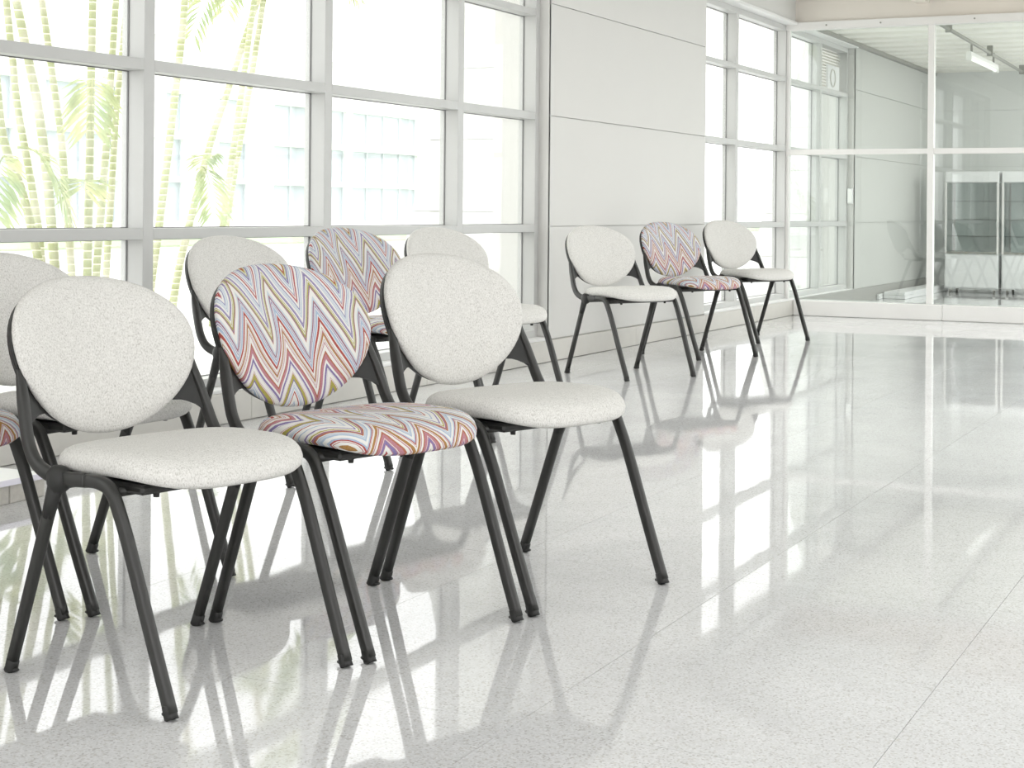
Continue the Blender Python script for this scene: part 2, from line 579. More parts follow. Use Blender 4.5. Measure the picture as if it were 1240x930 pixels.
# windows
def window(name, label, xa, xb, mull, mw=0.068, louvre=False):
    w = empty(name)
    tag(w, label, 'window', kind='structure')
    D0, D1 = FY, GY + 0.03
    cols = [xa + 0.055] + [m for m in mull] + [xb - 0.055]
    edges = []                                    # clear openings between verticals
    box('jamb', xa, xa + 0.055, D0, D1, 0.15, HEAD + 0.05, M_FRAME, w, b=0.002)
    box('jamb', xb - 0.055, xb, D0, D1, 0.15, HEAD + 0.05, M_FRAME, w, b=0.002)
    lefts = [xa + 0.055] + [m + mw / 2 for m in mull]
    rights = [m - mw / 2 for m in mull] + [xb - 0.055]
    for m in mull:
        box('mullion', m - mw / 2, m + mw / 2, D0, D1, 0.15, HEAD + 0.05, M_FRAME, w, b=0.002)
    zr = [(0.195, T[0][0]), (T[0][1], T[1][0]), (T[1][1], T[2][0]), (T[2][1], HEAD)]
    for ci, (l, r) in enumerate(zip(lefts, rights)):
        for z0, z1 in T:
            box('transom', l, r, D0, D1, z0, z1, M_FRAME, w, b=0.002)
        box('head', l, r, D0, D1, HEAD, HEAD + 0.05, M_FRAME, w, b=0.002)
        box('bottom_rail', l, r, D0, D1, 0.15, 0.195, M_FRAME, w, b=0.002)
        for zi, (z0, z1) in enumerate(zr):
            if louvre and ci == len(lefts) - 1 and zi == 3:
                continue
            p = box('pane', l - 0.005, r + 0.005, GY, GY + 0.006, z0 - 0.005, z1 + 0.005, M_GLASS, w)
            g = 0.004
            gv = join([box_data(l, l + g, GY - 0.008, GY - 0.0005, z0, z1), box_data(r - g, r, GY - 0.008, GY - 0.0005, z0, z1),
                       box_data(l, r, GY - 0.008, GY - 0.0005, z1 - g, z1), box_data(l, r, GY - 0.008, GY - 0.0005, z0, z0 + g)])
            link_mesh('gasket', *gv, M_GASKET, p)
    box('window_sill', xa, xb, WY - 0.004, FY + 0.02, 0.135, 0.152, M_SILL, w, b=0.003)
    box('head_trim', xa, xb, WY - 0.03, FY + 0.02, 2.69, 2.715, M_SILL, w, b=0.003)
    return w, lefts, rights


window('window_1', 'tall gridded window beside the chairs with palms outside', 4.22, 9.08, [5.292, 6.658, 8.040])
w2, l2, r2 = window('window_2', 'far gridded window cut by the glass partition', 11.97, 16.66, [12.99, 14.43, 15.60], louvre=True)
window('window_4', 'window to the left of the view seen only in reflection', -0.60, 1.15, [0.28])
# louvre in the last top bay of the far window
lv = empty('louvre', parent=w2)
for k in range(14):
    z = 2.225 + k * 0.03
    v, f = box_data(l2[-1], r2[-1], -0.022, 0.022, -0.0015, 0.0015)
    R = Matrix.Rotation(radians(38), 3, 'X')
    link_mesh('slat', [R @ Vector(q) + Vector((0, GY, z)) for q in v], f, M_BASE, lv)
box('vent_panel', l2[-1] + 0.38, r2[-1] - 0.14, GY - 0.045, GY - 0.028, 2.215, 2.47, M_WHITE, lv)
ring, rf = tube_data([(l2[-1] + 0.38 + 0.185 + 0.09 * cos(a), GY - 0.05, 2.34 + 0.09 * sin(a)) for a in [2 * pi * k / 20 for k in range(21)]], 0.006, 0.006, side=(0, 1, 0), n=6)
link_mesh('vent_ring', ring, rf, M_BASE, lv)

# ceilings
ce = empty('ceiling')
tag(ce, 'white painted ceiling of the waiting area', 'ceiling', kind='structure')
# unseen rooflights added as fill light, narrow near, wide at the far end
N0, N1, NY0, NY1 = -2.5, 6.0, -2.2, -0.75
W0, W1, WY0, WY1 = 6.6, 13.8, -4.2, 1.2
for x0, x1, y0, y1 in ((-4.0, N0, -6.0, WY + 0.4), (N0, N1, -6.0, NY0), (N0, N1, NY1, WY + 0.4), (N1, W0, -6.0, WY + 0.4),
                       (W0, W1, -6.0, WY0), (W0, W1, WY1, WY + 0.4), (W1, PX - 0.02, -6.0, WY + 0.4)):
    box('ceiling_slab', x0, x1, y0, y1, CEIL, CEIL + 0.25, M_CEIL, ce)
for nm, lab, (x0, x1, y0, y1), nb in (('fill_rooflight_near', 'narrow added rooflight out of view, fill light for the near chairs', (N0, N1, NY0, NY1), 6),
                                      ('fill_rooflight_far', 'wide added rooflight out of view, fill light before the glass partition', (W0, W1, WY0, WY1), 6)):
    rl = empty(nm)
    tag(rl, lab, 'added rooflight', kind='structure')
    for k in range(nb + 1):
        x = x0 + (x1 - x0) * k / nb
        box('glazing_bar', x - 0.03, x + 0.03, y0, y1, CEIL + 0.18, CEIL + 0.26, M_FRAME, rl)
        if k < nb:
            box('pane', x + 0.03, x + (x1 - x0) / nb - 0.03, y0, y1, CEIL + 0.22, CEIL + 0.228, M_GLASS, rl)
for n, (y0, y1, zb) in enumerate(((3.02, 3.13, 2.835), (-6.0, 2.88, 2.85))):
    t = box('trim_%d' % (n + 1), 13.7, PX - 0.02, y0, y1, zb, CEIL, M_FASCIA)
    tag(t, ('narrow beige ceiling beam meeting the fascia over the partition', 'broad beige ceiling drop at upper right above the partition')[n], 'beam', kind='structure')
fa = box('wall_fascia', PX - 0.02, PX + 0.10, -6.0, WY, 2.712, CEIL + 0.2, M_FASCIA)
tag(fa, 'beige fascia wall above the glass partition', 'wall', kind='structure')

# corrugated steel deck over the far room
prof = []
x = PX + 0.1
pitch = 0.46
while x < BX + 0.2:
    prof += [(x, 2.74), (x + 0.24, 2.74), (x + 0.27, 2.83), (x + 0.43, 2.83)]
    x += pitch
V, F = [], []
for px_, pz_ in prof:
    V += [(px_, 1.6, pz_), (px_, WY + 0.3, pz_)]
for i in range(len(prof) - 1):
    F.append((2 * i, 2 * i + 1, 2 * i + 3, 2 * i + 2))
n0 = len(V)
top = [(PX + 0.1, 1.6, 2.9), (BX + 0.2, 1.6, 2.9), (BX + 0.2, WY + 0.3, 2.9), (PX + 0.1, WY + 0.3, 2.9)]
V += top
F.append((n0, n0 + 1, n0 + 2, n0 + 3))
deck = link_mesh('ceiling_far', V, F, M_DECK)
tag(deck, 'ribbed metal deck ceiling behind the glass partition', 'ceiling', kind='structure')
an = box('trim_3', PX + 0.1, BX, WY - 0.05, WY, 2.70, 2.74, M_STEEL)
tag(an, 'grey steel angle along the top of the far wall', 'trim', kind='structure')
bw = empty('wall_far')
tag(bw, 'pale end wall behind the display cabinets', 'wall', kind='structure')
box('wall_core', BX + 0.012, BX + 0.2, 1.6, WY + 0.3, 0, 2.9, M_CORE, bw)
for k in range(4):
    z0, z1 = (0.0, 0.85, 1.546, 2.252)[k], (0.85, 1.546, 2.252, 2.74)[k]
    yy = WY
    while yy > 1.66:
        box('wall_panel', BX, BX + 0.012, max(yy - 2.6, 1.6) + 0.0015, yy - 0.0015, z0 + 0.0015, z1 - 0.0015, M_ENDWALL, bw)
        yy -= 2.6

# glass partition
pt = empty('window_3')
tag(pt, 'floor to ceiling glass partition in a white aluminium frame on a kerb', 'partition', kind='structure')
posts = [WY + 0.055, 3.0, 1.70, 0.40, -0.90, -2.20, -3.50, -4.80, -6.0]
KZ = 0.142
for i, py in enumerate(posts):
    if i == 0:
        box('stile', PX - 0.03, PX + 0.03, FY - 0.03, FY, KZ, 2.64, M_PFRAME, pt, b=0.002)
    else:
        box('post', PX - 0.035, PX + 0.035, py - 0.027, py + 0.027, KZ, 2.64, M_PFRAME, pt, b=0.002)
box('head_rail', PX - 0.055, PX + 0.055, -6.0, FY, 2.64, 2.712, M_PFRAME, pt, b=0.003)
for i in range(len(posts) - 1):
    ya = (FY - 0.03) if i == 0 else posts[i] - 0.027
    yb = posts[i + 1] + 0.027
    box('mid_rail', PX - 0.03, PX + 0.03, yb, ya, 1.485, 1.535, M_PFRAME, pt, b=0.002)
    box('pane', PX - 0.005, PX + 0.005, yb, ya, KZ, 1.485, M_PGLASS, pt)
    box('pane', PX - 0.005, PX + 0.005, yb, ya, 1.535, 2.64, M_PGLASS, pt)
yy = WY - 0.018
while yy > -6:
    y2 = max(yy - 1.36, -6)
    box('kerb_block', PX - 0.10, PX + 0.12, y2 + 0.001, yy - 0.001, 0.001, KZ, M_CURB, pt, b=0.006)
    yy -= 1.36
for py in (3.95, 3.45, 2.62):
    v, f = tube_data([(PX - 0.061, py, 2.676), (PX - 0.054, py, 2.676)], 0.008, 0.008, side=(0, 0, 1), n=8)
    link_mesh('screw', v, f, M_STEEL, pt)

# the far side of the waiting area: a glazed front that lets the daylight in (behind the camera's right)
ff = empty('window_5')
tag(ff, 'glazed front on the opposite side of the waiting area', 'window', kind='structure')
x = -4.0
while x <= PX:
    box('mullion', x - 0.035, x + 0.035, -6.0, -5.9, 0.0, CEIL, M_FRAME, ff)
    x += 2.3
box('transom', -4.0, PX, -5.99, -5.91, 2.10, 2.15, M_FRAME, ff)
box('added_dado', -4.0, PX, -5.98, -5.92, 0.0, 0.95, M_WALL, ff)  # unseen low wall, added to cut the light coming from this side

# small white box on the return of the far pier
sw = empty('junction_box', (16.66, 4.30, 1.12))
tag(sw, 'small white junction box on the far pier beside the window', 'junction box')
box('body', -0.035, -0.0015, -0.035, 0.025, -0.07, 0.09, M_WHITE, sw, b=0.004)
box('cover', -0.041, -0.035, -0.028, 0.018, -0.06, 0.08, M_LAMP, sw, b=0.002)

# conduit and fluorescent batten under the steel deck
cd = empty('conduit', (0, 0, 0))
v, f = tube_data([(PX + 0.1, 2.955, 2.66), (BX, 3.06, 2.66)], 0.018, 0.018, n=8)
link_mesh('pipe', v, f, M_STEEL, cd, True)
for k in range(3):
    xx = 15.0 + k * 2.4
    yy = 2.955 + (xx - PX - 0.1) * 0.105 / (BX - PX - 0.1)
    box('hanger', xx - 0.012, xx + 0.012, yy - 0.03, yy + 0.03, 2.63, 2.739, M_STEEL, cd)
tag(cd, 'dark steel conduit running under the ribbed metal ceiling', 'conduit')
fl = empty('fluorescent_lamp', (16.72, 3.10, 2.565))
tag(fl, 'white fluorescent batten lamp hung beside the conduit', 'lamp')
box('housing', 0, 1.62, -0.028, 0.028, 0.012, 0.055, M_LAMP, fl, b=0.004)
v, f = tube_data([(0.05, 0, -0.012), (1.57, 0, -0.012)], 0.014, 0.014, n=10)
link_mesh('tube', v, f, M_TUBE, fl, True)
for xx in (0.0, 1.57):
    box('end_cap', xx, xx + 0.05, -0.03, 0.03, -0.035, 0.02, M_LAMP, fl, b=0.004)
for xx in (0.15, 1.45):
    box('bracket', xx, xx + 0.02, -0.01, 0.01, 0.055, 0.174, M_STEEL, fl)

# low kerb at the foot of the window wall, left edge of the picture
kb = empty('kerb', (2.6, 3.69, 0))
tag(kb, 'low concrete kerb with white top below the window at far left', 'kerb')
for a, b_ in ((0.0, 0.7), (0.7, 1.24), (1.24, 1.40)):
    box('concrete_block', a + 0.001, b_ - 0.001, 0, 0.30, 0, 0.062, M_CONC, kb, b=0.003)
box('top_slab', 0, 1.40, -0.004, 0.30, 0.062, 0.078, M_KERBTOP, kb, b=0.002)
box('nosing', 0, 1.40, -0.010, -0.004, 0.060, 0.079, M_NOSING, kb)

# low boards stacked on the far-room floor
for n, (x0, x1, y0, y1, z0, z1, lab) in enumerate((
        (17.72, 20.2, 3.95, 4.19, 0.0, 0.078, 'long white board on the floor behind the partition, nearest the cabinets'),
        (17.55, 20.2, 4.195, 4.228, 0.0, 0.055, 'thin grey board on the floor against the far baseboard'))):
    bd = empty('floor_board', (x0, y0, z0))
    tag(bd, lab, 'board', 'boards lying behind the partition')
    box('board', 0, x1 - x0, 0, y1 - y0, 0.001, (z1 - z0) * 0.5 - 0.001, M_WHITE, bd, b=0.004)
    box('board', 0.01, x1 - x0, 0.004, y1 - y0, (z1 - z0) * 0.5, z1 - z0, M_WHITE, bd, b=0.004)


# display cabinets
def cabinet(y0, y1, label):
    c = empty('display_cabinet', (19.5, y0, 0))
    tag(c, label, 'cabinet', 'display cabinets behind the glass partition')
    w, d = y1 - y0, 0.55
    box('base', 0, d, 0, w, 0.06, 0.47, M_WHITE, c, b=0.006)
    box('door_panel', -0.012, -0.001, 0.015, w - 0.015, 0.075, 0.455, M_WHITE, c, b=0.003)
    box('header', 0, d, 0, w, 1.33, 1.46, M_WHITE, c, b=0.006)
    for px_ in (0.012, d - 0.012):
        for py in (0.012, w - 0.012):
            box('corner_post', px_ - 0.012, px_ + 0.012, py - 0.012, py + 0.012, 0.47, 1.33, M_PFRAME, c)
    box('back_panel', d - 0.03, d - 0.026, 0.024, w - 0.024, 0.47, 1.33, M_MINT, c)
    g = box('glass_door', 0.002, 0.007, 0.026, w - 0.026, 0.475, 1.325, M_CGLASS, c)
    box('door_rail', -0.006, 0.002, 0.026, w - 0.026, 0.475, 0.50, M_STEEL, g)
    for py in (0.006, w - 0.012):
        box('side_glass', 0.026, d - 0.032, py, py + 0.005, 0.475, 1.325, M_CGLASS, c)
    for z in (0.68, 0.88, 1.10):
        box('shelf', 0.03, d - 0.032, 0.026, w - 0.026, z, z + 0.008, M_CGLASS, c)
    for px_ in (0.06, d - 0.06):
        for py in (0.06, w - 0.06):
            k = empty('caster', (px_, py, 0), parent=c)
            v, f = tube_data([(0, -0.012, 0.024), (0, 0.012, 0.024)], 0.024, 0.024, side=(0, 0, 1), n=12)
            link_mesh('wheel', v, f, M_STEEL, k, False)
            box('fork', -0.014, 0.014, -0.018, 0.018, 0.040, 0.0595, M_LAMP, k)
    return c


cabinet(3.25, 3.88, 'white glazed display cabinet on casters beside the partition post')
cabinet(2.56, 3.215, 'white glazed display cabinet on casters at the right edge')

# ------------------------------------------------------------------ outside
gr = box('ground_outside', -40, 120, WY + 0.45, 90, -0.30, -0.05, M_PAVE)
tag(gr, 'pale paving outside the windows', 'paving', kind='structure')
g2 = box('ground_front', -40, 60, -60, -6.05, -0.30, -0.05, M_PAVE)
tag(g2, 'pale paving outside the opposite glazed front', 'paving', kind='structure')
lw = box('lawn', -10, 110, 25.5, 34.5, -0.05, 0.0, M_GRASS)
tag(lw, 'strip of green lawn in front of the white building', 'lawn', kind='stuff')


def buttress(x0, label):
    b = empty('buttress', (x0, WY + 0.41, -0.05))
    tag(b, label, 'buttress', 'sloping white buttresses outside the piers', 'structure')
    zs = [0, 0.52, 0.988, 1.457, 1.92, 2.39, 2.86, 3.33]
    for z0, z1 in zip(zs[:-1], zs[1:]):
        a0 = (5.53 - WY - 0.41) - 0.243 * (z0 + 0.004)
        a1 = (5.53 - WY - 0.41) - 0.243 * (z1 - 0.004)
        v = []
        for xx in (0, 0.36):
            v += [(xx, 0, z0 + 0.004), (xx, a0, z0 + 0.004), (xx, a1, z1 - 0.004), (xx, 0, z1 - 0.004)]
        f = [(0, 1, 2, 3), (4, 7, 6, 5), (0, 4, 5, 1), (1, 5, 6, 2), (2, 6, 7, 3), (3, 7, 4, 0)]
        link_mesh('course_block', v, f, M_BUTT, b)
    v = []
    for xx in (0.012, 0.348):
        v += [(xx, 0, 0), (xx, 5.53 - WY - 0.41 - 0.012, 0), (xx, 5.53 - WY - 0.41 - 0.012 - 0.243 * 3.33, 3.33), (xx, 0, 3.33)]
    link_mesh('core', v, [(0, 1, 2, 3), (4, 7, 6, 5), (0, 4, 5, 1), (1, 5, 6, 2), (2, 6, 7, 3), (3, 7, 4, 0)], M_CORE, b)


buttress(9.15, 'sloping white buttress seen through the near window')
buttress(16.80, 'sloping white buttress seen through the far window')

# the white building across the lawn
bld = empty('building', (30, 36, 0))
tag(bld, 'white building with rows of pale blue windows across the lawn', 'building')
wins = [(34.0, 37.5), (38.9, 42.4), (44.9, 45.9), (48.0, 49.8), (51.5, 56.7), (57.2, 62.7), (66, 71), (73, 78), (82, 87), (90, 96)]
zs = [(0.45, 1.85), (2.05, 3.38), (3.62, 5.0)]
X0, X1 = 28.0, 100.0
# storey by storey: wall strips between the openings, bands over them
prev = 0.0
for z0, z1 in zs:
    box('floor_band', X0 - 30, X1 - 30, -0.15, 0.6, prev - 0.05 if prev == 0 else prev, z0, M_EXTW, bld)
    xa = X0
    for a, b_ in wins:
        box('wall_strip', xa - 30, a - 30, 0, 0.6, z0, z1, M_EXTW, bld)
        wn = empty('window', (a - 30, 0, z0), parent=bld)
        wd, h = b_ - a, z1 - z0
        box('pane', 0, wd, 0.18, 0.22, 0, h, M_BWIN, wn)
        nm = max(1, int(wd / 1.2))
        for k in range(nm + 1):
            xx = k * wd / nm
            box('glazing_bar', xx - 0.04, xx + 0.04, 0.12, 0.18, 0, h, M_BFRAME, wn)
        xa = b_
    box('wall_strip', xa - 30, X1 - 30, 0, 0.6, z0, z1, M_EXTW, bld)
    prev = z1
box('parapet', X0 - 30, X1 - 30, -0.15, 0.6, prev, 7.0, M_EXTW, bld)

# palms
rnd = random.Random(7)


def frond(parent, base, dirx, diry, length, droop, rise=0.6, nl=26, lw=0.035, ll=0.30, seed=0):
    r = random.Random(seed)
    h = Vector((dirx, diry, 0)).normalized()
    pts = []
    for k in range(9):
        t = k / 8
        pts.append(Vector(base) + h * (length * t * (1 - 0.15 * t)) + Vector((0, 0, length * (rise * t - droop * t * t))))
    parts = [tube_data(pts, [0.008 * (1 - 0.8 * k / 8) for k in range(9)], [0.006 * (1 - 0.8 * k / 8) for k in range(9)], n=4)]
    side = Vector((-h.y, h.x, 0))
    for k in range(nl):
        t = 0.12 + 0.86 * k / nl
        f = t * 8
        i = min(int(f), 7)
        p = pts[i].lerp(pts[i + 1], f - i)
        tg = (pts[i + 1] - pts[i]).normalized()
        L_ = ll * (0.55 + 0.9 * sin(pi * min(1, t * 0.9 + 0.08)) * 0.6) * r.uniform(0.85, 1.1)
        for s in (-1, 1):
            d = (side * s * 0.75 + tg * 0.75 + Vector((0, 0, 0.15 + r.uniform(-0.15, 0.1)))).normalized()
            up = tg.cross(d).normalized()
            wv = d.cross(up).normalized() * lw * 0.5
            m1 = p + d * L_ * 0.5 + Vector((0, 0, -0.02))
            e = p + d * L_ + Vector((0, 0, -0.35 * L_))
            v = [p, m1 + wv, e, m1 - wv, m1 + up * 0.004]
            parts.append((v, [(0, 1, 4), (1, 2, 4), (2, 3, 4), (3, 0, 4)]))
    v, f = join(parts)
    return link_mesh('frond', v, f, M_LEAF, parent)


def palm(label, stems, rad, seed, extra):
    c0 = Vector(stems[0][-1])
    pl = empty('palm', (c0.x, c0.y, -0.05))
    tag(pl, label, 'palm', 'clumping palms outside the near window')
    off = Vector((c0.x, c0.y, -0.05))
    r = random.Random(seed)
    for si, s in enumerate(stems):
        pts = [Vector(q) - off for q in s][::-1]
        d = (pts[0] - pts[1]).normalized()
        k = (pts[0].z) / max(0.2, -d.z)
        pts = [pts[0] + d * k * Vector((0.6, 0.6, 1)).length / 1.3 * 0 + Vector((d.x * k * 0.6, d.y * k * 0.6, -pts[0].z))] + pts
        ed = (pts[-1] - pts[-2]).normalized()
        pts = pts + [pts[-1] + ed * (r.uniform(2.9, 3.4) - pts[-1].z)]
        path = catmull(pts, 5)
        n = len(path)
        R = rad * r.uniform(0.85, 1.1)
        v, f = tube_data(path, [R * (1.1 - 0.25 * i / n) for i in range(n)], [R * (1.1 - 0.25 * i / n) for i in range(n)], n=8)
        link_mesh('stem', v, f, M_STEM, pl, True)
        topp = path[-1]
        dd = (path[-1] - path[-2]).normalized()
        sh = [topp, topp + dd * 0.25, topp + dd * 0.55]
        v, f = tube_data(sh, [R * 0.95, R * 1.1, R * 0.35], [R * 0.95, R * 1.1, R * 0.35], n=8)
        link_mesh('leaf_sheath', v, f, M_SHEATH, pl, True)
        for q in range(4):
            a = r.uniform(0, 2 * pi)
            frond(pl, topp + dd * r.uniform(0.3, 0.55), cos(a), sin(a), r.uniform(0.9, 1.3), r.uniform(0.7, 1.1), r.uniform(0.5, 0.9), seed=r.random())
    for (bx, by, bz, dx, dy, ln, dr, ri) in extra:
        frond(pl, Vector((bx, by, bz)) - off, dx, dy, ln, dr, ri, nl=14, lw=0.03, ll=0.24, seed=r.random())


palm('clump of ringed palm stems outside the leftmost window bay', [
    [(7.02, 6.9, 1.87), (7.08, 6.9, 1.45), (7.14, 6.9, 1.26), (7.32, 6.9, 0.89)],
    [(7.58, 7.3, 1.93), (7.64, 7.3, 1.56), (7.76, 7.3, 1.11), (7.84, 7.3, 0.74)],
    [(7.09, 6.7, 1.82), (7.17, 6.7, 1.56), (7.26, 6.7, 1.1), (7.33, 6.7, 0.55)],
    [(7.73, 7.1, 1.78), (7.81, 7.1, 1.41), (7.85, 7.1, 1.11), (7.92, 7.1, 0.52)],
    [(7.53, 6.6, 2.31), (7.52, 6.6, 1.79), (7.51, 6.6, 1.1), (7.5, 6.6, 0.55)],
    [(8.18, 7.0, 1.98), (8.14, 7.0, 1.51), (8.1, 7.0, 1.11), (8.04, 7.0, 0.52)],
    [(8.73, 7.4, 1.93), (8.69, 7.4, 1.62), (8.65, 7.4, 1.12), (8.6, 7.4, 0.5)]], 0.026, 3, [
    (6.80, 6.5, 1.28, 0.3, -0.6, 0.40, 1.5, 0.2), (6.72, 6.5, 1.22, -0.5, -0.3, 0.40, 1.2, 0.3),
    (7.48, 6.55, 1.72, -0.5, -0.4, 0.32, 1.3, 0.2), (7.5, 6.6, 1.08, -0.7, -0.5, 0.36, 0.5, 0.4)])
palm('clump of leaning palm stems outside the second window bay', [
    [(10.24, 8.0, 2.87), (10.2, 8.0, 2.6), (10.14, 8.0, 2.15), (9.91, 8.0, 0.83), (9.82, 8.0, 0.38)],
    [(11.33, 8.4, 2.0), (11.07, 8.4, 1.49), (10.79, 8.4, 0.79), (10.64, 8.4, 0.37)],
    [(11.32, 8.2, 2.32), (11.25, 8.2, 1.99), (10.99, 8.2, 0.79), (10.91, 8.2, 0.4)],
    [(12.14, 8.7, 2.42), (12.05, 8.7, 2.06), (11.77, 8.7, 1.05), (11.64, 8.7, 0.37)]], 0.030, 5, [
    (10.6, 8.0, 1.36, -0.8, -0.3, 0.34, 0.4, 0.3), (10.42, 8.0, 1.28, -0.2, -0.4, 0.30, 1.6, 0.2)])

# ------------------------------------------------------------------ the chair
# local axes: x to the sitter's left (viewer's right), y to the back, z up; origin between the feet


def back_y(x, z):
    return 0.2556 + 0.349 * (z - 0.454) - 1.237 * x * x


def egg(th, sx=1.0, sz=1.0):
    c, s = cos(th), sin(th)
    e = 2 / 2.186
    c = math.copysign(abs(c) ** e, c)
    s = math.copysign(abs(s) ** e, s)
    x = 0.230 * sx * c * (1 + 0.1526 * s - 0.04 * s * s)
    z = 0.1683 * sz * s
    return x, z


def cushion_back():
    NR, NA = 9, 56
    V, F = [], []
    zc = 0.6337

    def ring(r, depth):
        i0 = len(V)
        for k in range(NA):
            x, z = egg(2 * pi * k / NA)
            x *= r; z = zc + z * r
            V.append((x, back_y(x, z) + depth, z))
        return i0
    rings = []
    T_ = 0.040
    for j in range(NR):
        r = [0.12, 0.3, 0.5, 0.66, 0.79, 0.885, 0.945, 0.982, 1.0][j]
        rings.append(ring(r, -T_ * (1 - r ** 3.2) ** 0.55 - 0.004))
    rings.append(ring(0.985, 0.006))
    rings.append(ring(0.90, 0.010))
    for a, b_ in zip(rings[:-1], rings[1:]):
        for k in range(NA):
            k2 = (k + 1) % NA
            F.append((a + k, a + k2, b_ + k2, b_ + k))
    F.append(tuple(range(NA)))
    F.append(tuple(rings[-1] + k for k in range(NA)))
    return V, F


def shell_back():
    NA = 56
    V, F = [], []
    zc = 0.6337
    prof = [(0.97, 0.003), (0.995, 0.006), (1.0, 0.014), (0.985, 0.026), (0.85, 0.036), (0.45, 0.042)]
    rings = []
    for r, d in prof:
        rings.append(len(V))
        for k in range(NA):
            x, z = egg(2 * pi * k / NA)
            x *= r; z = zc - 0.006 + z * r * 0.94
            V.append((x, back_y(x, z) + d, z))
    for a, b_ in zip(rings[:-1], rings[1:]):
        for k in range(NA):
            k2 = (k + 1) % NA
            F.append((a + k, a + k2, b_ + k2, b_ + k))
    F.append(tuple(range(NA)))
    F.append(tuple(rings[-1] + k for k in range(NA)))
    return V, F


def wing(sx):
    """web of the back shell that runs out to the upright"""
    # bottom edge is concave: densify
    outl = [(0.224, 0.620), (0.227, 0.59), (0.232, 0.55), (0.240, 0.488), (0.234, 0.490), (0.228, 0.500), (0.217, 0.510), (0.203, 0.517), (0.187, 0.522), (0.165, 0.523), (0.140, 0.518), (0.130, 0.55), (0.150, 0.60), (0.19, 0.62)]
    V = []
    for d in (0.002, 0.012):
        for x, z in outl:
            V.append((sx * x, back_y(x, z) + d, z))
    n = len(outl)
    F = [tuple(range(n)), tuple(range(2 * n - 1, n - 1, -1))]
    for k in range(n):
        k2 = (k + 1) % n
        F.append((k, k2, n + k2, n + k))
    return V, F


def cushion_seat():
    NA = 60
    V, F = [], []
    cy = 0.006
    hw, hd = 0.2246, 0.2043

    def outline(th):
        c, s = cos(th), sin(th)
        e = 2 / 3.4
        c = math.copysign(abs(c) ** e, c)
        s = math.copysign(abs(s) ** e, s)
        return hw * c, hd * s        # s=+1 is the rear

    def drop(y):
        t = max(0.0, (-y - 0.06) / 0.2)
        return -0.054 * t * t - 0.010 * min(1.0, max(0.0, (y - 0.02) / 0.15)) ** 2 + 0.027

    def ring(r, z):
        i0 = len(V)
        for k in range(NA):
            x, yl = outline(2 * pi * k / NA)
            x *= r
            yy = cy + yl * r
            V.append((x, yy, z + drop(yy)))
        return i0
    rings = []
    for r, z in ((0.15, 0.450), (0.4, 0.4505), (0.62, 0.451), (0.78, 0.4505), (0.88, 0.448), (0.945, 0.442), (0.982, 0.433), (1.0, 0.421), (0.995, 0.410), (0.965, 0.402), (0.90, 0.399)):
        rings.append(ring(r, z))
    for a, b_ in zip(rings[:-1], rings[1:]):
        for k in range(NA):
            k2 = (k + 1) % NA
            F.append((a + k, a + k2, b_ + k2, b_ + k))
    F.append(tuple(range(NA)))
    F.append(tuple(rings[-1] + k for k in range(NA)))
    return V, F


